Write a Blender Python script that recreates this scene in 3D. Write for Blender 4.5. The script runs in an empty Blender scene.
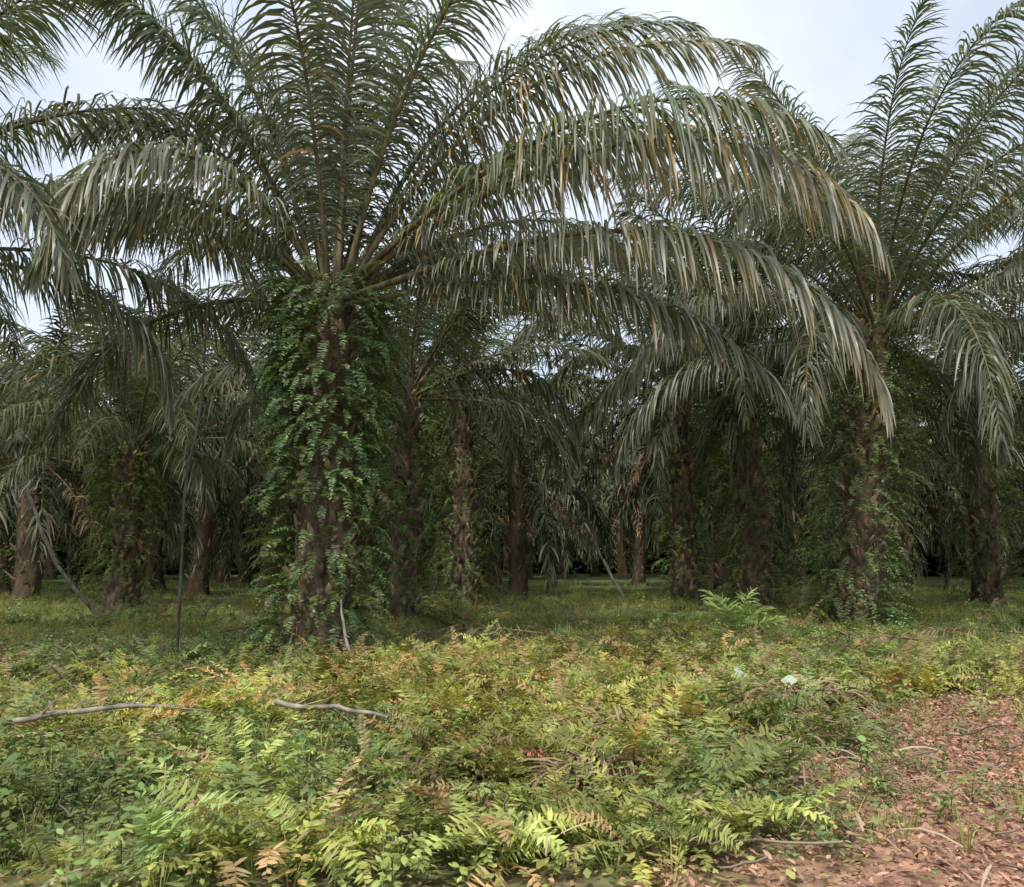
import bpy, math, numpy as np
rng = np.random.default_rng(11)
R = math.radians
UP = np.array([0, 0, 1.0])

def nrm(a):
    return a / np.maximum(np.linalg.norm(a, axis=-1, keepdims=True), 1e-9)

# ---------------------------------------------------------------- value noise
_tab = np.random.default_rng(3).random((256, 256))
def vnoise(x, y, s=1.0, o=0):
    x = np.asarray(x, float) * s + 37.3 + o * 17.1; y = np.asarray(y, float) * s + 91.7 + o * 5.3
    xi = np.floor(x).astype(int); yi = np.floor(y).astype(int)
    fx = x - xi; fy = y - yi
    fx = fx * fx * (3 - 2 * fx); fy = fy * fy * (3 - 2 * fy)
    a = _tab[xi % 256, yi % 256]; b = _tab[(xi + 1) % 256, yi % 256]
    c = _tab[xi % 256, (yi + 1) % 256]; d = _tab[(xi + 1) % 256, (yi + 1) % 256]
    return (a * (1 - fx) + b * fx) * (1 - fy) + (c * (1 - fx) + d * fx) * fy
def gh(x, y):
    return 0.16 * (vnoise(x, y, .35) - .5) + 0.07 * (vnoise(x, y, 1.3, 1) - .5) + 0.3 * (vnoise(x, y, .06, 2) - .5)

# ---------------------------------------------------------------- mesh builder
class MB:
    def __init__(s):
        s.V = []; s.F = []; s.C = []; s.M = []; s.n = 0
    def add(s, V, F, C, m=0):
        V = V.reshape(-1, 3); C = np.broadcast_to(C, V.shape) if C.ndim == 1 else C.reshape(-1, 3)
        s.V.append(V); s.F.append(F.reshape(-1, 4) + s.n); s.C.append(C)
        s.M.append(np.full(F.reshape(-1, 4).shape[0], m, np.int32)); s.n += len(V)
    def arrays(s):
        return np.concatenate(s.V), np.concatenate(s.F), np.concatenate(s.C), np.concatenate(s.M)
    def mesh(s, name, mats):
        V, F, C, M = s.arrays()
        me = bpy.data.meshes.new(name)
        me.vertices.add(len(V)); me.vertices.foreach_set('co', V.astype(np.float32).ravel())
        me.loops.add(len(F) * 4); me.loops.foreach_set('vertex_index', F.astype(np.int32).ravel())
        me.polygons.add(len(F)); me.polygons.foreach_set('loop_start', np.arange(0, len(F) * 4, 4, dtype=np.int32))
        for mt in mats: me.materials.append(mt)
        me.polygons.foreach_set('material_index', M)
        me.update(calc_edges=True)
        at = me.color_attributes.new('Col', 'FLOAT_COLOR', 'POINT')
        c4 = np.ones((len(V), 4), np.float32); c4[:, :3] = np.clip(C, 0, 1)
        at.data.foreach_set('color', c4.ravel())
        return me
    def obj(s, name, mats, loc=(0, 0, 0)):
        o = bpy.data.objects.new(name, s.mesh(name, mats)); o.location = loc
        bpy.context.scene.collection.objects.link(o); return o

def blades(mb, base, d0, L, w, g, Wref, prof, C0, C1, cp=2.0, fold=0.0, m=0, gp=1.1):
    n = len(base); k = len(prof); t = np.linspace(0, 1, k)
    d = nrm(d0[:, None] - (g[:, None] * t[None] ** gp)[..., None] * UP)
    st = (L / (k - 1))[:, None, None]
    P = base[:, None] + np.concatenate([np.zeros((n, 1, 3)), np.cumsum(d[:, :-1] * st, 1)], 1)
    W = Wref[:, None] - (Wref[:, None] * d).sum(-1, keepdims=True) * d
    W = nrm(W); N = np.cross(d, W)
    hw = (w[:, None] * np.asarray(prof)[None])[..., None]
    tt = (t ** cp)[None, :, None]
    C = C0[:, None] * (1 - tt) + C1[:, None] * tt
    if fold:
        A = P - W * hw + N * hw * fold; B = P; D = P + W * hw + N * hw * fold
        V = np.stack([A, B, D], 2); q = 3
        Cc = np.stack([C, C * 1.12, C], 2)
    else:
        V = np.stack([P - W * hw, P + W * hw], 2); q = 2; Cc = np.stack([C, C], 2)
    i = np.arange(n)[:, None] * k * q; j = np.arange(k - 1)[None] * q; b = (i + j)
    fs = []
    for e in range(q - 1):
        fs.append(np.stack([b + e, b + e + 1, b + e + 1 + q, b + e + q], -1))
    mb.add(V, np.concatenate(fs).reshape(-1, 4), Cc, m)

def tube(mb, P, r, C, m=0, ns=6, flat=1.0):
    P = np.asarray(P, float); k = len(P); r = np.broadcast_to(np.asarray(r, float), (k,))
    T = nrm(np.gradient(P, axis=0)); ref = np.where(np.abs(T[:, 2:3]) > .9, np.array([[1., 0, 0]]), np.array([[0, 0, 1.]]))
    if np.abs(T[:, 2]).max() > .9: ref = np.tile(np.array([[0.3, .95, 0.05]]), (k, 1))
    A = nrm(np.cross(T, ref)); B = np.cross(A, T)
    a = np.linspace(0, 2 * np.pi, ns, endpoint=False)
    V = P[:, None] + r[:, None, None] * (np.cos(a)[None, :, None] * A[:, None] + flat * np.sin(a)[None, :, None] * B[:, None])
    i = np.arange(k - 1)[:, None] * ns; j = np.arange(ns)[None]; j2 = (j + 1) % ns
    F = np.stack([i + j, i + j2, i + ns + j2, i + ns + j], -1)
    C = np.asarray(C, float)
    if C.ndim == 2: C = np.repeat(C[:, None], ns, 1)
    mb.add(V, F, C, m)

G_DARK = np.array([.072, .096, .048]); G_MID = np.array([.112, .146, .074]); G_GREY = np.array([.175, .198, .138])  # palm leaf greens, the darkest lifted and blued to stand in for haze
STRAW = np.array([.40, .33, .20]); BROWN = np.array([.20, .135, .088]); ORANGE = np.array([.46, .27, .08]); SILVER = np.array([.46, .42, .38])

def frond(mb, base, az, el, length, droop, power=1.5, nleaf=110, Lmax=.95, wid=.02, grav=1.0, pet=.16,
          cg=G_MID, dry=.15, orange=0., segs=4, rr=.045, side=0., roll=0., dead=False, kp=22, m=0, mr=1, rcol=None, aspread=(72, 22), vj=22, missing=0., gp=.85):
    """one pinnate leaf: rachis tube plus two ranks of leaflets. angles in degrees"""
    s = np.linspace(0, 1, kp)
    e = np.radians(el - droop * s ** power); a = np.radians(az + side * s)
    D = np.stack([np.cos(e) * np.cos(a), np.cos(e) * np.sin(a), np.sin(e)], 1)
    P = np.asarray(base) + np.concatenate([np.zeros((1, 3)), np.cumsum(D[:-1], 0) * length / (kp - 1)])
    rc = (np.array([.14, .12, .065]) if not dead else BROWN * .9) if rcol is None else rcol
    tube(mb, P, rr * (1 - s * .9), rc, mr, 5)
    nl = nleaf * 2
    sl = np.concatenate([np.linspace(pet, .995, nleaf)] * 2) + rng.normal(0, .35 / nleaf, nl)
    sl = np.clip(sl, pet, 1.0); sgn = np.repeat([1., -1.], nleaf)
    if missing: 
        k_ = rng.random(nl) > missing; sl = sl[k_]; sgn = sgn[k_]; nl = len(sl)
    B = np.stack([np.interp(sl, s, P[:, i]) for i in range(3)], 1)
    T = nrm(np.stack([np.interp(sl, s, D[:, i]) for i in range(3)], 1))
    al = np.interp(sl, s, a); S = np.stack([-np.sin(al), np.cos(al), 0 * al], 1)
    N = np.cross(T, S); rl = R(roll); S2 = S * math.cos(rl) + N * math.sin(rl); N2 = np.cross(T, S2)
    u = (sl - pet) / (1 - pet)
    ang = np.radians(aspread[0] + (aspread[1] - aspread[0]) * u ** 1.6) + rng.normal(0, .15, nl)
    v = np.radians(rng.choice([vj, -vj * .5], nl) + rng.normal(0, 13, nl))
    d0 = np.cos(ang)[:, None] * T + np.sin(ang)[:, None] * (np.cos(v)[:, None] * S2 * sgn[:, None] + np.sin(v)[:, None] * N2)
    pr = np.clip(.35 + 1.6 * u, 0, 1) * np.clip(1 - .68 * np.clip((u - .55) / .45, 0, 1) ** 1.7, .2, 1)
    L = Lmax * pr * rng.uniform(.75, 1.1, nl)
    g = grav * rng.uniform(.6, 1.4, nl) * (.5 + pr * .5)
    br = rng.uniform(.7, 1.3, nl)[:, None]
    C0 = np.tile(cg, (nl, 1)) * br
    if dead:
        C0 = (BROWN * 1.15) * br + (STRAW - BROWN) * (rng.random((nl, 1)) ** 2) * .6; C1 = C0 * rng.uniform(.7, 1.3, (nl, 1))
    else:
        mixo = (rng.random((nl, 1)) < orange) * rng.uniform(.4, 1, (nl, 1)); C0 = C0 * (1 - mixo) + ORANGE * mixo
        dr = np.clip(rng.normal(dry, .3, (nl, 1)), 0, 1) * (.35 + .65 * u[:, None])
        tipc = np.where(rng.random((nl, 1)) < .5, STRAW, SILVER)
        C1 = C0 * (1 - dr) + tipc * dr; C0 = C0 * (1 - dr * .2) + tipc * dr * .2
    prof = {3: [.6, 1, .7, .12], 4: [.5, 1, .95, .6, .1], 5: [.5, .95, 1, .85, .5, .08], 2: [.6, 1, .15]}[segs]
    Wref = T + rng.normal(0, .35, (nl, 3))
    blades(mb, B, d0, L, np.full(nl, wid) * (.6 + .4 * pr), g, Wref, prof, C0, C1, 2.2, 0, m, gp)
    return P

# fern leaf (epiphytes and ground ferns)
def fern_leaf(mb, base, az, el, L, droop, col, pairs=20, segs=2, m=0, pw=.095, wid=.0135):
    frond(mb, base, az, el, L, droop, 1.3, pairs, pw * rng.uniform(.8, 1.2), wid, .25, .1, col, .04, 0, segs, .004, rng.uniform(-25, 25), rng.uniform(-25, 25),
          kp=8, m=m, mr=m, rcol=col * .9, aspread=(85, 60), vj=6, gp=1.1)

# ---------------------------------------------------------------- palm parts
def trunk(mb, base, top, r0, r1, dens=26, ns=20, m=1, lod=False):
    base = np.array(base, float); top = np.array(top, float); H = np.linalg.norm(top - base)
    k = int(H / .12) if not lod else 12
    t = np.linspace(0, 1, k); P = base + (top - base) * t[:, None]
    P[:, 0] += .08 * np.sin(t * 5); 
    a = np.linspace(0, 2 * np.pi, ns, endpoint=False)
    rad = (r0 + (r1 - r0) * t)[:, None] * (1 + .35 * np.exp(-t * H / .3))[:, None] * rng.uniform(.85, 1.12, (k, ns))
    V = P[:, None] + np.stack([np.cos(a)[None] * rad, np.sin(a)[None] * rad, np.zeros((k, ns))], -1)
    i = np.arange(k - 1)[:, None] * ns; j = np.arange(ns)[None]; j2 = (j + 1) % ns
    C = np.array([.13, .095, .065]) * rng.uniform(.5, 1.4, (k, ns, 1))
    mb.add(V, np.stack([i + j, i + j2, i + ns + j2, i + ns + j], -1), C, m)
    n = int(H * dens)
    for q in range(n):
        if rng.random() < .12: continue
        f = (q + .5) / n + rng.normal(0, .008); az = q * 2.39996 + rng.normal(0, .22)
        c = base + (top - base) * f; c[0] += .08 * math.sin(f * 5)
        r = r0 + (r1 - r0) * f
        o = np.array([math.cos(az), math.sin(az), 0]); sd = np.array([-math.sin(az), math.cos(az), 0])
        ln = rng.uniform(.12, .42); w = rng.uniform(.035, .09); th = rng.uniform(.025, .06)
        dirv = nrm(o * rng.uniform(.2, .95) + UP + sd * rng.normal(0, .25))
        p0 = c + o * (r * .84); p1 = p0 + dirv * ln * .55 + o * .03; p2 = p0 + dirv * ln + o * .05 + sd * rng.normal(0, .05)
        nn = np.cross(sd, dirv)
        rings = []
        for p, ww, hh in ((p0, w * 1.25, th * 1.3), (p1, w * .85, th), (p2, w * rng.uniform(.3, .75), th * .7), (p2 + dirv * .015, w * .12, th * .12)):
            rings.append([p - sd * ww - nn * hh * .3, p + sd * ww - nn * hh * .3, p + sd * ww * .6 + nn * hh, p - sd * ww * .6 + nn * hh])
        V = np.array(rings) + rng.normal(0, .008, (4, 4, 3)); i = np.arange(3)[:, None] * 4; j = np.arange(4)[None]; j2 = (j + 1) % 4
        col = np.array([.32, .225, .145]) * rng.uniform(.3, 1.35)
        if rng.random() < .3: col = np.array([.14, .15, .07]) * rng.uniform(.5, 1.3)
        C = np.tile(col, (16, 1)); C[:4] *= .6
        mb.add(V, np.stack([i + j, i + j2, i + 4 + j2, i + 4 + j], -1), C, m)
    # hanging root fibres and shreds
    n = int(H * dens * 3); f = rng.random(n); az = rng.uniform(0, 6.28, n); o = np.stack([np.cos(az), np.sin(az), 0 * az], 1)
    B = base + (top - base) * f[:, None] + o * (r0 * 1.12 + rng.uniform(0, .12, n))[:, None]; d = nrm(o * .5 + rng.normal(0, .4, (n, 3)) - UP * .6)
    C = np.array([.24, .17, .11]) * rng.uniform(.4, 1.5, (n, 1)); blades(mb, B, d, rng.uniform(.08, .3, n), np.full(n, .006), np.full(n, 1.), np.cross(d, UP + .1), [1, .7, .3], C, C, m=m)
        
def epiphytes(mb, base, top, r0, r1, n, h0=.03, h1=1., L=.6, bias=1.0, pairs=18, creepers=500, m=0, spread=0., thr=.2):
    base = np.array(base, float); top = np.array(top, float)
    for _ in range(n):
        f = h0 + (h1 - h0) * rng.random() ** bias; az = rng.uniform(0, 360)
        if vnoise(az / 50., f * 6, 1, 4) < thr: continue
        r = (r0 + (r1 - r0) * f) * 1.08
        c = base + (top - base) * f + r * np.array([math.cos(R(az)), math.sin(R(az)), 0])
        col = np.array([.09, .16, .05]) * rng.uniform(.55, 1.6) + np.array([.06, .04, 0]) * rng.random()
        if rng.random() < .05: col = BROWN * 1.1
        for _k in range(2):
            fern_leaf(mb, c, az + rng.normal(0, 35), rng.uniform(-5, 60), L * rng.uniform(.6, 1.4) * (1 + spread * f), rng.uniform(60, 130), col, pairs, 2, m, .085, .0115)
    if creepers:
        f = rng.random(creepers); az = rng.uniform(0, 2 * np.pi, creepers); keep = vnoise(az * 2, f * 6, 1, 7) > .36
        f = f[keep]; az = az[keep]; k = len(f)
        o = np.stack([np.cos(az), np.sin(az), 0 * az], 1); r = (r0 + (r1 - r0) * f) * rng.uniform(1.05, 1.4, k)
        B = base + (top - base) * f[:, None] + o * r[:, None]
        d = nrm(o * .7 + rng.normal(0, .5, (k, 3)) - UP * .3)
        col = np.array([.14, .18, .05]) * rng.uniform(.5, 1.5, (k, 1)) + np.array([.08, .04, 0]) * rng.random((k, 1))
        Ls = rng.uniform(.035, .09, k)
        blades(mb, B, d, Ls, Ls * .28, np.full(k, .5), np.cross(d, UP + rng.normal(0, .2, (k, 3))), [.15, .9, .9, .1], col, col, 1, .25, m)

def crown(mb, top, n=30, L=6.5, nleaf=95, segs=4, wid=.02, el0=86, el1=-8, az0=0., dead=4, lod=1., orange=.03, rr=.05, dark=1., lm=1.15, gs=1.):
    top = np.array(top, float)
    for i in range(n):
        f = (i + .5) / n
        az = az0 + i * 137.508 + rng.normal(0, 8)
        el = el0 + (el1 - el0) * f ** .95 + rng.normal(0, 4)
        droop = 38 + 62 * f ** .8 + rng.normal(0, 8)
        ln = L * (.86 + .2 * math.sin(f * 3.0)) * rng.uniform(.9, 1.06)
        o = np.array([math.cos(R(az)), math.sin(R(az)), 0])
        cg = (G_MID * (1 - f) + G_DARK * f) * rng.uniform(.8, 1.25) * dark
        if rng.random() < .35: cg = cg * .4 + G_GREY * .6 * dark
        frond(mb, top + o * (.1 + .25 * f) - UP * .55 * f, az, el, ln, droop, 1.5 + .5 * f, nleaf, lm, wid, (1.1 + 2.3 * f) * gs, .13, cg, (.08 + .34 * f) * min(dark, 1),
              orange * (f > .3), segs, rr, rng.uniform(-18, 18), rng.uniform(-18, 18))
    for i in range(dead):
        az = rng.uniform(0, 360); o = np.array([math.cos(R(az)), math.sin(R(az)), 0])
        frond(mb, top + o * .35 - UP * .8, az, rng.uniform(-30, 0), L * rng.uniform(.5, .7), rng.uniform(30, 55), .8, int(nleaf * .75), .7, wid, 3.2, .15, BROWN, .5, 0, segs, rr, rng.uniform(-20, 20), rng.uniform(-30, 30), dead=True, missing=.25)

def spears(mb, top, L=3.5):
    for i in range(3):
        frond(mb, np.array(top) + rng.normal(0, .05, 3), rng.uniform(0, 360), 86, L * rng.uniform(.8, 1.1), 8, 1.5, 60, .4, .016, .1, .35, G_MID * 1.2, 0, 0, 3, .03, aspread=(14, 6))

# ---------------------------------------------------------------- materials
def foliage_mat(name, trans=.3, rough=.48, spec=.4, simple=False):
    m = bpy.data.materials.new(name); m.use_nodes = True; nt = m.node_tree; N = nt.nodes; Lk = nt.links
    p = N['Principled BSDF']; out = N['Material Output']
    a = N.new('ShaderNodeAttribute'); a.attribute_name = 'Col'
    if simple:
        N.remove(p); p = N.new('ShaderNodeBsdfDiffuse'); Lk.new(a.outputs['Color'], p.inputs['Color'])
    else:
        Lk.new(a.outputs['Color'], p.inputs['Base Color']); p.inputs['Roughness'].default_value = rough
        p.inputs['Specular IOR Level'].default_value = spec
    if trans == 0:
        Lk.new(p.outputs[0], out.inputs['Surface']); return m
    t = N.new('ShaderNodeBsdfTranslucent'); mc = N.new('ShaderNodeMix'); mc.data_type = 'RGBA'; mc.blend_type = 'MULTIPLY'; mc.inputs[0].default_value = 1
    Lk.new(a.outputs['Color'], mc.inputs[6]); mc.inputs[7].default_value = (1.5, 1.5, .7, 1); Lk.new(mc.outputs[2], t.inputs['Color'])
    mx = N.new('ShaderNodeMixShader'); mx.inputs[0].default_value = trans
    Lk.new(p.outputs[0], mx.inputs[1]); Lk.new(t.outputs[0], mx.inputs[2]); Lk.new(mx.outputs[0], out.inputs['Surface'])
    return m
def bark_mat(name, nscale=9.):
    m = bpy.data.materials.new(name); m.use_nodes = True; nt = m.node_tree; N = nt.nodes; Lk = nt.links
    p = N['Principled BSDF']; a = N.new('ShaderNodeAttribute'); a.attribute_name = 'Col'
    tc = N.new('ShaderNodeTexCoord'); no = N.new('ShaderNodeTexNoise'); no.inputs['Scale'].default_value = nscale; no.inputs['Detail'].default_value = 4
    mp = N.new('ShaderNodeMapping'); mp.inputs['Scale'].default_value = (1, 1, .3); Lk.new(tc.outputs['Object'], mp.inputs['Vector']); Lk.new(mp.outputs[0], no.inputs['Vector'])
    mr = N.new('ShaderNodeMapRange'); mr.inputs['From Min'].default_value = .3; mr.inputs['From Max'].default_value = .7
    mr.inputs['To Min'].default_value = .45; mr.inputs['To Max'].default_value = 1.6; Lk.new(no.outputs['Fac'], mr.inputs['Value'])
    hs = N.new('ShaderNodeHueSaturation'); Lk.new(a.outputs['Color'], hs.inputs['Color']); Lk.new(mr.outputs['Result'], hs.inputs['Value'])
    Lk.new(hs.outputs['Color'], p.inputs['Base Color']); p.inputs['Roughness'].default_value = .85; p.inputs['Specular IOR Level'].default_value = .2
    b = N.new('ShaderNodeBump'); b.inputs['Strength'].default_value = .7; b.inputs['Distance'].default_value = .03
    Lk.new(no.outputs['Fac'], b.inputs['Height']); Lk.new(b.outputs[0], p.inputs['Normal'])
    return m
MF = foliage_mat('palm_leaf', .25, .42, .5); MBk = bark_mat('palm_bark'); MU = foliage_mat('undergrowth_leaf', .28, .6, .18); ML = foliage_mat('dry_leaf', 0, simple=True)
MFar = foliage_mat('distant_leaf', 0, simple=True); MFarB = foliage_mat('distant_bark', 0, simple=True); MMid = foliage_mat('mid_palm_leaf', .22, simple=True)
PM = [MF, MBk]; PM2 = [MMid, MBk]

# ---------------------------------------------------------------- near palms (world positions in metres)
def palm(x, y, h, lean=(0, 0), r=.42, n=30, L=6.5, nleaf=95, epi=60, az0=0, name='oil_palm', segs=4, wid=.02, custom=None, dead=4, el0=86, el1=-12, creepers=400, epL=.6, orange=.02, ebias=1., espread=0., pairs=18, mats=PM, lm=1.15, gs=1., dark=1.):
    mb = MB(); z = float(gh(x, y)) - .1
    base = (0, 0, 0); top = (lean[0], lean[1], h)
    trunk(mb, base, top, r, r * .85)
    epiphytes(mb, base, top, r + .08, r + .1, epi, .03, 1.0, epL, ebias, pairs, creepers, spread=espread)
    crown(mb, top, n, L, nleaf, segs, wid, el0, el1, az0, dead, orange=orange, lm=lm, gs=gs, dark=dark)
    spears(mb, top)
    if custom: custom(mb, np.array(top, float))
    return mb.obj(name, mats, (x, y, z))

def hero(mb, top):
    # dense fern skirt under the crown
    for _ in range(380):
        az = rng.uniform(0, 360); f = rng.random() ** 1.2; c = top + np.array([math.cos(R(az)) * .5, math.sin(R(az)) * .5, -.35 - 3.2 * f])
        fern_leaf(mb, c, az + rng.normal(0, 30), rng.uniform(0, 55), rng.uniform(.65, 1.4) * (1.15 - .45 * f), rng.uniform(70, 130), np.array([.085, .155, .048]) * rng.uniform(.5, 1.6), 30, 2, 0, .09, .011)
    F = lambda az, el, L, dr, pw, **k: frond(mb, top + np.array([.28 * math.cos(R(az)), .28 * math.sin(R(az)), k.pop('dz', -.15)]), az, el, L, dr, pw, k.pop('nl', 165), k.pop('lm', 1.2), .020, k.pop('g', 3.), .15, k.pop('cg', G_GREY), k.pop('dry', .45), k.pop('o', .0), 5, .06, k.pop('side', 0), k.pop('roll', 0))
    F(-33, 20, 9.3, 93, 2.1, o=.20, lm=1.55, dry=.45, g=5., cg=G_GREY * .9)
    F(-37, 24, 8.6, 78, 2.0, o=.10, lm=1.4, dry=.25, g=4., cg=G_MID)
    F(-29, 7, 9.6, 96, 2.4, o=.04, lm=1.3, dry=1.0, g=4., dz=-.3, cg=G_GREY)
    F(-24, 2, 7.8, 65, 2.0, o=.04, lm=1.15, dry=.4, g=3.5, dz=-.4, cg=G_DARK)
    F(-14, 58, 8.4, 86, 1.5, o=.12, lm=1.4, dry=.25, g=2.8)
    F(-4, 48, 8.0, 80, 1.5, o=.04, lm=1.3, dry=.2, g=2.8, cg=G_MID)
    F(-128, 54, 5.5, 145, 1.3, lm=1.3, dry=.9, g=3.2)
    F(-142, 42, 5.2, 130, 1.35, lm=1.2, dry=.6, g=3.4, cg=G_MID)
    F(-168, 45, 5.4, 120, 1.4, lm=1.2, dry=.3, g=3., cg=G_MID)
    F(-60, 86, 8., 26, 1.6, lm=1.3, dry=.1, g=1.3, cg=G_MID)
    F(30, 82, 7.5, 30, 1.6, lm=1.3, dry=.1, g=1.3, cg=G_MID)
    F(120, 80, 7.5, 38, 1.6, lm=1.2, dry=.1, g=1.4, cg=G_MID)
    F(-170, 77, 7.5, 45, 1.6, lm=1.2, dry=.1, g=1.4, cg=G_MID)
    F(10, 70, 8.2, 62, 1.6, lm=1.3, dry=.15, g=2., cg=G_GREY * .85)
    F(-35, 72, 8.0, 60, 1.6, lm=1.3, dry=.15, g=2., cg=G_MID)
    F(-150, 66, 7.4, 62, 1.6, lm=1.3, dry=.15, g=2., cg=G_MID)
    F(15, 28, 7.6, 65, 1.8, lm=1.15, dry=.2, g=3., dz=-.3, cg=G_DARK)
    F(35, 40, 7.6, 65, 1.8, lm=1.15, dry=.2, g=3., dz=-.2, cg=G_MID)
    for q in range(8): F(30 + q * 19, rng.uniform(5, 50), 6.6, rng.uniform(70, 95), 1.7, dry=.15, g=2.5, dz=-.3, cg=G_DARK if q % 2 else G_MID, nl=110)

palm(-3.15, 13.2, 6.35, (.08, 0), .46, 10, 7.6, 150, 520, 20, segs=5, custom=hero, dead=0, creepers=1300, epL=.62, ebias=.9, espread=.1, pairs=24, el1=60, lm=1.3)
palm(7.9, 19.2, 7.6, (1.2, .2), .48, 44, 8.6, 165, 700, 75, dead=0, creepers=1200, epL=.95, el1=-8, lm=1.35, gs=1.3)
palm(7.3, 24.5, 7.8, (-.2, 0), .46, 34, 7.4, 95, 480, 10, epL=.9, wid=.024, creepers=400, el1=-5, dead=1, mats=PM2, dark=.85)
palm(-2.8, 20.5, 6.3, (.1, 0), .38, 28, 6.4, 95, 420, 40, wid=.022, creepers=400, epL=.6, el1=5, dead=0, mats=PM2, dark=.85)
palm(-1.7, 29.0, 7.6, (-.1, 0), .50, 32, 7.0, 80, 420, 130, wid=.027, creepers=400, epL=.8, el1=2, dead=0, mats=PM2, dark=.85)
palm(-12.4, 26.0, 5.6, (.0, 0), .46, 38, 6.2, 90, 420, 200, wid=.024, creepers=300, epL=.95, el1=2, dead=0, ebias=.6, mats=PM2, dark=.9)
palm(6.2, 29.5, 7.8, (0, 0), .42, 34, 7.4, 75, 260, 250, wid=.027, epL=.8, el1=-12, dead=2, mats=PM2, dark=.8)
palm(15.4, 26.5, 6.2, (0, 0), .42, 34, 6.8, 85, 280, 290, wid=.025, epL=.85, el1=-12, dead=1, mats=PM2, dark=.9)
palm(-11.2, 12.0, 6.9, (.1, 0), .42, 40, 7.8, 140, 60, 60, dead=0, el1=8, lm=1.3)
palm(-9.2, 19.8, 8.2, (.3, 0), .40, 34, 7.0, 95, 200, 165, wid=.023, creepers=300, epL=.7, el1=15, dead=0, mats=PM2, dark=.85) if False else None
palm(16.8, 17.5, 7.0, (-.1, 0), .42, 34, 7.4, 105, 60, 330, el1=-5, dead=1)

# ---------------------------------------------------------------- far plantation (shared meshes, real palms)
far = bpy.data.objects.new('distant_palm_plantation', None); bpy.context.scene.collection.objects.link(far)
meshes = []
for v in range(5):
    mb = MB(); h = 5.6 + .8 * v
    trunk(mb, (0, 0, 0), (rng.normal(0, .2), rng.normal(0, .2), h), .42, .4, 12, 12, 1, True)
    epiphytes(mb, (0, 0, 0), (0, 0, h), .5, .5, 90, .1, 1, .85, 1, 9, 150)
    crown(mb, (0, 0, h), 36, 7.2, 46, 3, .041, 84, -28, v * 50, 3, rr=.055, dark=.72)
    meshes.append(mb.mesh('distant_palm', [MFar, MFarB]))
near_xy = [(-3.15, 13.2), (7.9, 19.2), (7.3, 24.5), (-2.8, 20.5), (-1.7, 29), (-12.6, 26.5), (6.4, 29.5), (15.4, 26.5), (-11.2, 12.), (16.8, 17.5)]
cnt = 0
for iy in range(10):
    y = 20 + iy * 7.4
    for ix in range(-12, 13):
        x = ix * 7.6 + (3.8 if iy % 2 else 0) + .5 + rng.normal(0, .7); yy = y + rng.normal(0, .9)
        if abs(x) > .68 * yy + 5: continue
        if yy < 33 and abs(x - .03 * yy) < 9.5: continue
        if yy < 29 and x < 0: continue
        if yy < 66 and abs(x - (.075 * yy)) < 2.0: continue
        if min((x - a) ** 2 + (yy - b) ** 2 for a, b in near_xy) < 26: continue
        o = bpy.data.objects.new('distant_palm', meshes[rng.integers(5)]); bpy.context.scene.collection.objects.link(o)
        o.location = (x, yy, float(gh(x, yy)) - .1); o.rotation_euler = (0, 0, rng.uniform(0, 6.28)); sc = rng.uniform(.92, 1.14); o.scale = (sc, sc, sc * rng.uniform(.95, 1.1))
        o.parent = far; cnt += 1
print('far palms', cnt)
# jungle edge closing the plantation behind the last rows
mb = MB(); n = 70000
th = rng.uniform(-.75, .75, n); rr_ = 88 + rng.uniform(0, 14, n); hx = rr_ * np.sin(th); hy = rr_ * np.cos(th)
top_ = 10 + 6 * vnoise(hx, hy, .11, 50) + 3 * vnoise(hx, hy, .5, 51); hz = top_ * rng.random(n) ** 1.5
d = nrm(rng.normal(0, 1, (n, 3)) + np.array([0, -.5, .2])); C = np.array([.05, .068, .035]) * rng.uniform(.4, 1.5, (n, 1)) * (.5 + vnoise(hx, hz, .5, 52))[:, None]
Ls = rng.uniform(.7, 1.8, n); blades(mb, np.stack([hx, hy, hz], 1), d, Ls, Ls * .34, np.full(n, 1.), np.cross(d, UP), [.3, 1, .15], C, C)
mb.obj('distant_forest', [MFar])

# ---------------------------------------------------------------- ground
u = np.linspace(-1, 1, 420); gx = np.sinh(u * 6.0) / np.sinh(6.0) * 700
v = np.linspace(-.55, 1, 420); gy = 6 + np.sinh(v * 6.0) / np.sinh(6.0) * 900
X, Y = np.meshgrid(gx, gy); Z = gh(X, Y) * np.clip(1 - np.hypot(X, Y) / 400, 0, 1) 
def brownmask(x, y):
    e = (x - (.95 + (y - 4.7) * .62)) + (vnoise(x, y, 1.1, 8) - .5) * 1.9 + (vnoise(x, y, 4., 18) - .5) * 1.2
    m = np.clip(e / 1.5 + .5, 0, 1) * np.clip((9.8 - y + (vnoise(x, y, .8, 9) - .5) * 2) / 1.5, 0, 1)
    return m
bm = brownmask(X, Y)[..., None]
green = np.array([.12, .14, .05]); soil = np.array([.17, .13, .08]); red = np.array([.32, .18, .125])
nn = vnoise(X, Y, .5, 3)[..., None]
Cg = (green * nn + soil * (1 - nn)) * (1 - bm) + red * bm
far_g = np.clip((Y - 22) / 20, 0, 1)[..., None]
Cg = Cg * (1 - far_g) + (np.array([.085, .115, .04]) * (.5 + nn)) * far_g
mb = MB(); ny, nx = X.shape
i = np.arange(ny - 1)[:, None] * nx; j = np.arange(nx - 1)[None]
mb.add(np.stack([X, Y, Z], -1), np.stack([i + j, i + j + 1, i + nx + j + 1, i + nx + j], -1), Cg)
MG = bark_mat('ground_soil', 7.)
for n_ in MG.node_tree.nodes:
    if n_.type == 'MAPPING': n_.inputs['Scale'].default_value = (1, 1, 1)
g = mb.obj('ground', [MG])
g.data.polygons.foreach_set('use_smooth', np.ones(len(g.data.polygons), bool))

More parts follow.
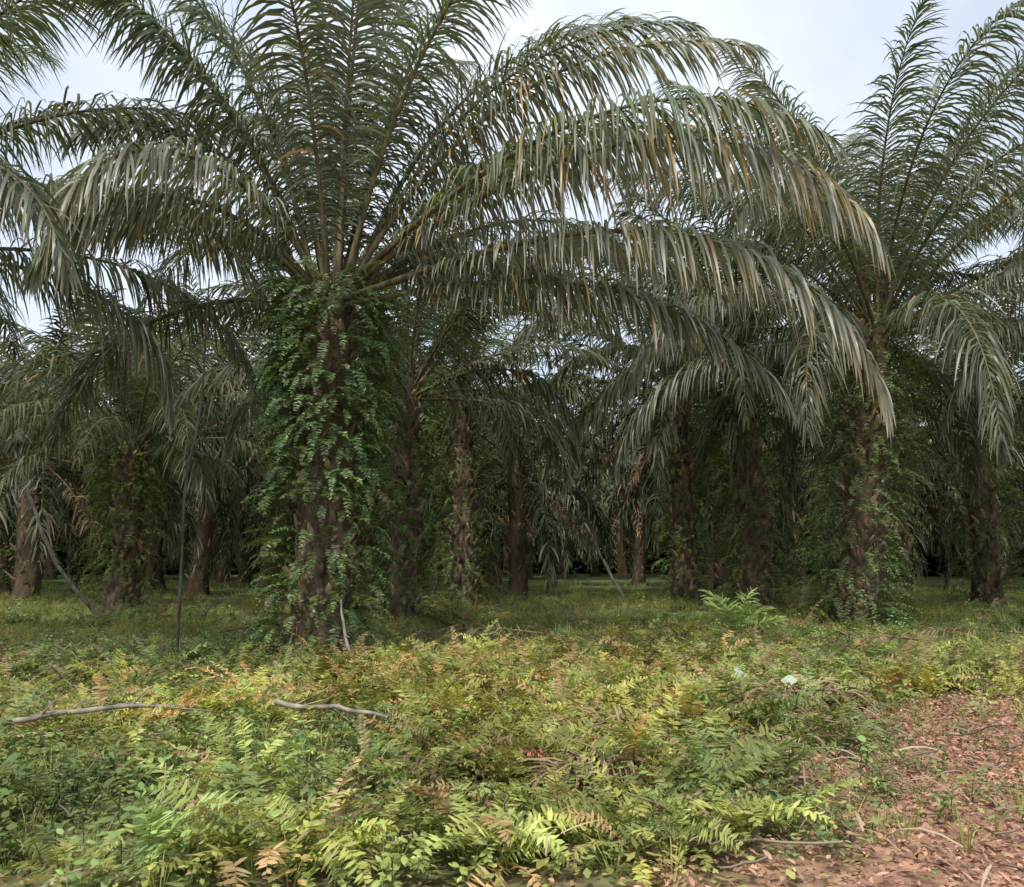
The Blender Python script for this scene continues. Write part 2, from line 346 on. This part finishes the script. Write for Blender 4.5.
# ---------------------------------------------------------------- undergrowth templates
def scatter(mb, tmpl, xs, ys, sc, tint, m=None, tilt=.12, dz=0.):
    V, F, C, M = tmpl; n = len(xs)
    if n == 0: return
    yaw = rng.uniform(0, 2 * np.pi, n); c, s = np.cos(yaw), np.sin(yaw)
    Vr = np.empty((n, len(V), 3)); 
    Vr[..., 0] = V[None, :, 0] * c[:, None] - V[None, :, 1] * s[:, None]
    Vr[..., 1] = V[None, :, 0] * s[:, None] + V[None, :, 1] * c[:, None]
    Vr[..., 2] = V[None, :, 2]
    tx = rng.normal(0, tilt, n); ty = rng.normal(0, tilt, n)
    Vr[..., 2] += Vr[..., 0] * tx[:, None] + Vr[..., 1] * ty[:, None]
    Vr *= sc[:, None, None]
    Vr[..., 0] += xs[:, None]; Vr[..., 1] += ys[:, None]; Vr[..., 2] += gh(xs, ys)[:, None] + dz
    Ff = F[None] + (np.arange(n) * len(V))[:, None, None]
    mb.add(Vr, Ff, C[None] * tint[:, None], 0 if m is None else m)

def t_fern(nf=9, L=.6, pairs=24, col=(.255, .305, .095)):
    mb = MB(); col = np.array(col)
    for i in range(nf):
        fern_leaf(mb, (rng.normal(0, .04), rng.normal(0, .04), .03), i * 360 / nf + rng.normal(0, 25), rng.uniform(30, 74), L * rng.uniform(.6, 1.25), rng.uniform(55, 115), (col if rng.random() > .07 else np.array([.36, .27, .15])) * rng.uniform(.7, 1.25), pairs, 2, 0, .075, .0095)
    return mb.arrays()
def t_broad(stems=3, H=.35, nl=7, leaf=.09, col=(.175, .235, .08), wr=.3):
    mb = MB(); col = np.array(col)
    for s in range(stems):
        az = rng.uniform(0, 6.28); b = np.array([rng.normal(0, .05), rng.normal(0, .05), 0]); o = np.array([math.cos(az), math.sin(az), 0])
        h = H * rng.uniform(.6, 1.2); t = np.linspace(0, 1, 6)[:, None]
        P = b + o * (t ** 1.5) * h * rng.uniform(.2, .8) + UP * t * h
        tube(mb, P, .004 * (1.3 - t[:, 0]), col * .8 + .02, 0, 3)
        f = np.linspace(.25, 1, nl); Bp = np.stack([np.interp(f, t[:, 0], P[:, i]) for i in range(3)], 1)
        la = np.arange(nl) * 2.4 + rng.uniform(0, 6); d = nrm(np.stack([np.cos(la), np.sin(la), rng.uniform(-.1, .8, nl)], 1))
        Ls = leaf * rng.uniform(.6, 1.25, nl); C = col * rng.uniform(.7, 1.35, (nl, 1))
        blades(mb, Bp + d * .015, d, Ls, Ls * wr, np.full(nl, .9), np.cross(d, UP), [.12, .82, 1, .7, .06], C, C * 1.05, 1, .22)
    return mb.arrays()
def t_grass(n=14, H=.3, col=(.20, .245, .085)):
    mb = MB(); az = rng.uniform(0, 6.28, n); o = np.stack([np.cos(az), np.sin(az), 0 * az], 1)
    d = nrm(o * rng.uniform(.1, .7, (n, 1)) + UP); L = H * rng.uniform(.5, 1.2, n); C = np.array(col) * rng.uniform(.7, 1.4, (n, 1))
    blades(mb, o * .03, d, L, np.full(n, .0035), rng.uniform(.5, 1.6, n), np.cross(d, o + rng.normal(0, .3, (n, 3))), [1, .9, .6, .1], C, C * np.array([1.3, 1.15, .9]), 1)
    return mb.arrays()
ferns = [t_fern(rng.integers(6, 11), rng.uniform(.42, .66), 24) for _ in range(10)]
broads = [t_broad(rng.integers(2, 5), rng.uniform(.12, .32), rng.integers(5, 10), rng.uniform(.03, .08), wr=rng.uniform(.2, .38)) for _ in range(12)]
bigs = [t_broad(2, .34, 5, .10, wr=.36) for _ in range(3)]
grasses = [t_grass() for _ in range(4)]

def pts(n, y0, y1, ex=.72, pad=1.5, power=1.):
    y = y0 + (y1 - y0) * rng.random(n * 2) ** power; x = rng.uniform(-1, 1, n * 2) * (ex * y1 + pad)
    k = np.abs(x) < ex * y + pad; return x[k][:n], y[k][:n]
def tintf(x, y, yel=.5, lo=.6, hi=1.4):
    n = len(x); b = rng.uniform(lo, hi, n) * (.65 + .75 * vnoise(x, y, .9, 12)); q = np.clip(rng.normal(yel, .25, n) + (vnoise(x, y, .5, 13) - .5) * .9, 0, 1)
    t = np.stack([b * (.82 + .7 * q), b * (.95 + .25 * q), b * (1.0 - .05 * q)], 1)
    dead = rng.random(n) < .035; t[dead] *= np.array([1.4, .85, 1.2]); return t

fm = MB()   # ferns
x, y = pts(2600, 4.0, 12.5, pad=1.)
centre = np.exp(-((x - .5 - .03 * y) / (.38 * y)) ** 2)
k = (rng.random(len(x)) < (.12 + 1.0 * centre) * (.25 + 1.4 * vnoise(x, y, .9, 20))) & (brownmask(x, y) < .4); x, y = x[k], y[k]
w = rng.integers(10, size=len(x))
for q in range(10): scatter(fm, ferns[q], x[w == q], y[w == q], rng.uniform(.55, 1.15, (w == q).sum()), tintf(x[w == q], y[w == q], .55, .65, 1.25), tilt=.22, dz=.02)
x, y = pts(300, 13, 24); k = vnoise(x, y, .4, 21) > .5; x, y = x[k], y[k]; w = rng.integers(8, size=len(x))
for q in range(8): scatter(fm, ferns[q], x[w == q], y[w == q], rng.uniform(.6, 1.3, (w == q).sum()), tintf(x[w == q], y[w == q], .2, .5, 1.0), tilt=.2)
fm.obj('ground_ferns', [MU]); print('ferns', fm.n)

um = MB()
x, y = pts(6200, 3.8, 13.5, pad=1.); bmk = brownmask(x, y); centre = np.exp(-((x - .5 - .03 * y) / (.34 * y)) ** 2)
k = (rng.random(len(x)) > bmk * .88) & (rng.random(len(x)) < (.1 + 1.25 * vnoise(x, y, 1.3, 34)) * (1 - .6 * centre)); x, y = x[k], y[k]
w = rng.integers(12, size=len(x)); hgt = .45 + .9 * vnoise(x, y, .6, 30)
for q in range(12):
    kk = w == q; scatter(um, broads[q], x[kk], y[kk], hgt[kk] * rng.uniform(.6, 1.2, kk.sum()), tintf(x[kk], y[kk], .45), tilt=.25)
x, y = pts(260, 4.0, 12); k = (vnoise(x, y, .6, 33) > .5) & (brownmask(x, y) < .3); x, y = x[k], y[k]; w = rng.integers(3, size=len(x))
for q in range(3):
    kk = w == q; scatter(um, bigs[q], x[kk], y[kk], rng.uniform(.6, 1.15, kk.sum()), tintf(x[kk], y[kk], .3, .9, 1.2))
x, y = pts(9000, 13, 34); w = rng.integers(12, size=len(x)); k = rng.random(len(x)) < .15 + .9 * vnoise(x, y, .35, 31); x, y, w = x[k], y[k], w[k]
for q in range(12):
    kk = w == q; scatter(um, broads[q], x[kk], y[kk], rng.uniform(.5, 1.2, kk.sum()), tintf(x[kk], y[kk], .5, .8, 1.5), tilt=.2)
um.obj('undergrowth', [MU]); print('under', um.n)

gm = MB()
x, y = pts(2400, 4, 16); k = rng.random(len(x)) > brownmask(x, y) * .6; x, y = x[k], y[k]; w = rng.integers(4, size=len(x))
for q in range(4):
    kk = w == q; scatter(gm, grasses[q], x[kk], y[kk], rng.uniform(.4, 1.0, kk.sum()), tintf(x[kk], y[kk], .6, .7, 1.5))
x, y = pts(5000, 16, 50, power=1.3); w = rng.integers(4, size=len(x))
for q in range(4):
    kk = w == q; scatter(gm, grasses[q], x[kk], y[kk], rng.uniform(.7, 1.3, kk.sum()), tintf(x[kk], y[kk], .5, .8, 1.4))
# low creeping leaf cover
n = 90000; x, y = pts(n, 3.8, 22, power=1.0); n = len(x); k = rng.random(n) > brownmask(x, y) * .8; x, y = x[k], y[k]; n = len(x)
az = rng.uniform(0, 6.28, n); d = nrm(np.stack([np.cos(az), np.sin(az), rng.uniform(-.3, .8, n)], 1)); Ls = rng.uniform(.025, .07, n)
C = np.array([.215, .255, .095]) * tintf(x, y, .5)
blades(gm, np.stack([x, y, gh(x, y) + rng.uniform(.0, .12, n)], 1), d, Ls, Ls * .35, np.full(n, .5), np.cross(d, UP), [.3, 1, .15], C, C, 1)
gm.obj('grass', [MU])

# ---------------------------------------------------------------- leaf litter
lm = MB()
x, y = pts(32000, 3.8, 14); bmk = brownmask(x, y); k = rng.random(len(x)) < .2 + .7 * bmk; x, y = x[k], y[k]
x2 = rng.uniform(.5, 9, 90000); y2 = rng.uniform(3.8, 10.5, 90000); k = rng.random(90000) < brownmask(x2, y2) * (.3 + .7 * vnoise(x2, y2, 2., 40)); x = np.r_[x, x2[k]]; y = np.r_[y, y2[k]]
n = len(x); az = rng.uniform(0, 6.28, n); d = nrm(np.stack([np.cos(az), np.sin(az), rng.uniform(-.1, .9, n)], 1)); Ls = rng.uniform(.015, .065, n)
C = np.array([.44, .235, .16]) * rng.uniform(.3, 1.3, (n, 1)) + np.array([.16, .14, .09]) * rng.random((n, 1)) ** 2
blades(lm, np.stack([x, y, gh(x, y) + rng.uniform(.0, .07, n)], 1), d, Ls, Ls * rng.uniform(.06, .28, n), rng.uniform(.3, 1.5, n), np.cross(d, UP + rng.normal(0, .8, (n, 3))), [.3, 1, .8, .15], C, C * .8, 1)
# dry straw-coloured leaflets lying over the weeds
x, y = pts(4200, 4, 14); k = rng.random(len(x)) < 1.5 * (vnoise(x - .6, y, .5, 41) - .35) + .6 * np.exp(-((x - 2.2) ** 2 + (y - 7.6) ** 2) / 1.4); x, y = x[k], y[k]; n = len(x)
az = rng.uniform(0, 6.28, n); d = nrm(np.stack([np.cos(az), np.sin(az), rng.uniform(-.1, .5, n)], 1)); C = np.array([.40, .30, .21]) * rng.uniform(.45, 1.2, (n, 1))
blades(lm, np.stack([x, y, gh(x, y) + rng.uniform(.05, .26, n)], 1), d, rng.uniform(.10, .45, n), rng.uniform(.003, .008, n), rng.uniform(.3, 1.3, n), np.cross(d, UP + rng.normal(0, .5, (n, 3))), [.6, 1, 1, .6, .15], C, C * .9, 1)
# thin twigs
tx_, ty_ = pts(460, 4.0, 15)
for xx, yy in zip(tx_, ty_):
    a_ = rng.uniform(0, 6.28); L_ = rng.uniform(.15, .7); t = np.linspace(0, 1, 5)
    P = np.stack([xx + math.cos(a_) * L_ * t, yy + math.sin(a_) * L_ * t, np.full(5, gh(xx, yy) + .08) + rng.uniform(0, .3) * t], 1) + rng.normal(0, .012, (5, 3))
    tube(lm, P, rng.uniform(.003, .007), np.array([.30, .24, .18]) * rng.uniform(.5, 1.2), 0, 4)
lm.obj('leaf_litter', [ML])

# ---------------------------------------------------------------- fallen / hanging things
def branch(name, pl, r0, r1, col, twigs=4):
    mb = MB(); pl = np.array(pl, float); t = np.linspace(0, 1, 24); tt = np.linspace(0, 1, len(pl))
    P = np.stack([np.interp(t, tt, pl[:, i]) for i in range(3)], 1)
    jit = np.stack([np.interp(t, np.linspace(0, 1, 8), rng.normal(0, .02, 8)) for _ in range(3)], 1); P = P + jit
    tube(mb, P, (r0 + (r1 - r0) * t) * rng.uniform(.85, 1.15, 24), col, 0, 7)
    for q in range(twigs):
        i = rng.integers(3, 23); T_ = nrm(P[i] - P[i - 2]); d = nrm(T_ + rng.normal(0, .45, 3)); L_ = rng.uniform(.15, .45)
        Q = P[i] + d * np.linspace(0, L_, 5)[:, None] + rng.normal(0, .008, (5, 3)) * np.linspace(0, 1, 5)[:, None]; tube(mb, Q, min(r0, r1) * np.linspace(.6, .25, 5), col, 0, 4)
    return mb.obj(name, [MBk])
gy_ = np.array([.26, .22, .18])
branch('fallen_branch', [(-4.3, 6.8, .26), (-3.7, 6.9, .36), (-2.9, 7.0, .40)], .030, .016, gy_ * .9, 6)
branch('fallen_branch', [(-2.0, 7.0, .40), (-1.5, 6.95, .38), (-1.0, 6.8, .32)], .024, .014, gy_ * 1.0, 4)
branch('leaning_branch', [(-12.1, 20, 3.3), (-11.2, 19.9, 1.5), (-9.9, 20, 0)], .045, .05, gy_ * .6, 3)
branch('leaning_branch', [(-2.55, 12.2, 1.0), (-2.4, 11.9, .45), (-2.1, 11.3, .05)], .018, .03, gy_ * .8, 1)
branch('leaning_branch', [(2.8, 31, 3.0), (4.3, 31, 0)], .05, .06, gy_ * .9, 1)
branch('hanging_vine', [(-4.7, 12, 5.9), (-4.72, 12.0, 4.2), (-4.95, 12.1, 2.3), (-5.0, 12.3, 0)], .012, .025, gy_ * .35, 8)

def dead_frond(x, y, az, L=2.4):
    mb = MB(); frond(mb, (0, 0, .22), az, 8, L, 20, 1.2, 46, .42, .010, 1.2, .12, BROWN * 1.3, .5, 0, 3, .02, 15, 0, dead=True, missing=.25, vj=35)
    mb.obj('dead_palm_frond', [ML, MBk], (x, y, float(gh(x, y))))
for a_ in [(.6, 14.8, 170, 2.4), (6.8, 13.6, 200, 2.6), (7.6, 11.6, 20, 2.), (1.2, 6.4, 160, .9), (2.0, 7.7, 10, 1.5), (-5.5, 15.5, 30, 2.5), (9.4, 14.5, 160, 2.6), (2.5, 7.9, 80, 1.2), (.9, 5.6, 200, .8)]: dead_frond(*a_)

def taro(x, y, s=1., leaves=3, col=(.50, .58, .46), hh=1.):
    mb = MB(); col = np.array(col)
    for i in range(leaves):
        az = rng.uniform(0, 6.28); o = np.array([math.cos(az), math.sin(az), 0]); h = s * rng.uniform(.34, .46) * hh; t = np.linspace(0, 1, 6)[:, None]
        P = o * t ** 2 * .15 * s + UP * t * h; tube(mb, P, .007, np.array([.12, .18, .07]), 0, 5)
        d = nrm(o * .9 - UP * .35 + np.array([0, -.5, 0]))[None]; Ls = np.array([.24 * s * rng.uniform(.85, 1.1)])
        blades(mb, P[-1:] - d * .06, d, Ls, Ls * .34, np.array([.5]), np.cross(d, np.array([[rng.normal(0, .3), -.5, .8]])), [.3, .85, 1., .8, .5, .22, .03], col[None] * rng.uniform(.8, 1.1), col[None] * .85, 1, .35)
    mb.obj('taro_plant', [MU], (x, y, float(gh(x, y))))
taro(2.35, 8.9, 1.0, 2); taro(2.95, 8.7, 1.0, 1); taro(-1.7, 5.2, .6, 3, (.20, .28, .10)); taro(4.2, 14.6, 1.0, 4, (.18, .26, .09)); taro(-2.6, 5.6, .6, 2, (.20, .28, .10))

# young palm seedling
mb = MB()
for i in range(9): frond(mb, (0, 0, .05), i * 137.5, rng.uniform(45, 80), rng.uniform(.8, 1.3), 60, 1.4, 22, .32, .016, .5, .2, np.array([.22, .31, .09]), .05, 0, 3, .01)
mb.obj('palm_seedling', [MU, MBk], (4.0, 14.6, float(gh(4.0, 14.6))))

# ---------------------------------------------------------------- light, sky, camera
W = bpy.data.worlds.new('World'); bpy.context.scene.world = W; W.use_nodes = True; N = W.node_tree.nodes; Lk = W.node_tree.links
bg = N['Background']; sky = N.new('ShaderNodeTexSky'); sky.sky_type = 'NISHITA'; sky.sun_disc = False
SE, SA = 56., 202.   # elevation; compass azimuth, clockwise from +Y (behind the camera, to the left)
sky.sun_elevation = R(SE); sky.sun_rotation = R(SA); sky.dust_density = 3.; sky.air_density = 1.
tc = N.new('ShaderNodeTexCoord'); no = N.new('ShaderNodeTexNoise'); no.inputs['Scale'].default_value = 2.6; no.inputs['Detail'].default_value = 4
Lk.new(tc.outputs['Generated'], no.inputs['Vector'])
cr = N.new('ShaderNodeMapRange'); cr.inputs['From Min'].default_value = .38; cr.inputs['From Max'].default_value = .62; cr.inputs['To Min'].default_value = .62; cr.inputs['To Max'].default_value = 1.
Lk.new(no.outputs['Fac'], cr.inputs['Value'])
mx = N.new('ShaderNodeMix'); mx.data_type = 'RGBA'; Lk.new(cr.outputs['Result'], mx.inputs[0]); Lk.new(sky.outputs[0], mx.inputs[6]); mx.inputs[7].default_value = (6.8, 7.4, 8.4, 1)
Lk.new(mx.outputs[2], bg.inputs['Color']); bg.inputs['Strength'].default_value = .15
sd = bpy.data.lights.new('sun', 'SUN'); sd.energy = 3.7; sd.angle = R(3.5); sd.color = (1, .96, .88)
so = bpy.data.objects.new('sun', sd); bpy.context.scene.collection.objects.link(so)
from mathutils import Vector
dv = Vector((math.sin(R(SA)) * math.cos(R(SE)), math.cos(R(SA)) * math.cos(R(SE)), math.sin(R(SE))))
so.rotation_euler = dv.to_track_quat('Z', 'Y').to_euler()
cd = bpy.data.cameras.new('camera'); co = bpy.data.objects.new('camera', cd); bpy.context.scene.collection.objects.link(co)
cd.sensor_width = 36; cd.lens = 28.25; cd.clip_end = 3000; co.location = (0, 0, 1.6); co.rotation_euler = (R(98.2), 0, 0)
sc = bpy.context.scene; sc.camera = co
sc.view_settings.view_transform = 'Standard'; sc.view_settings.look = 'None'; sc.view_settings.exposure = 0
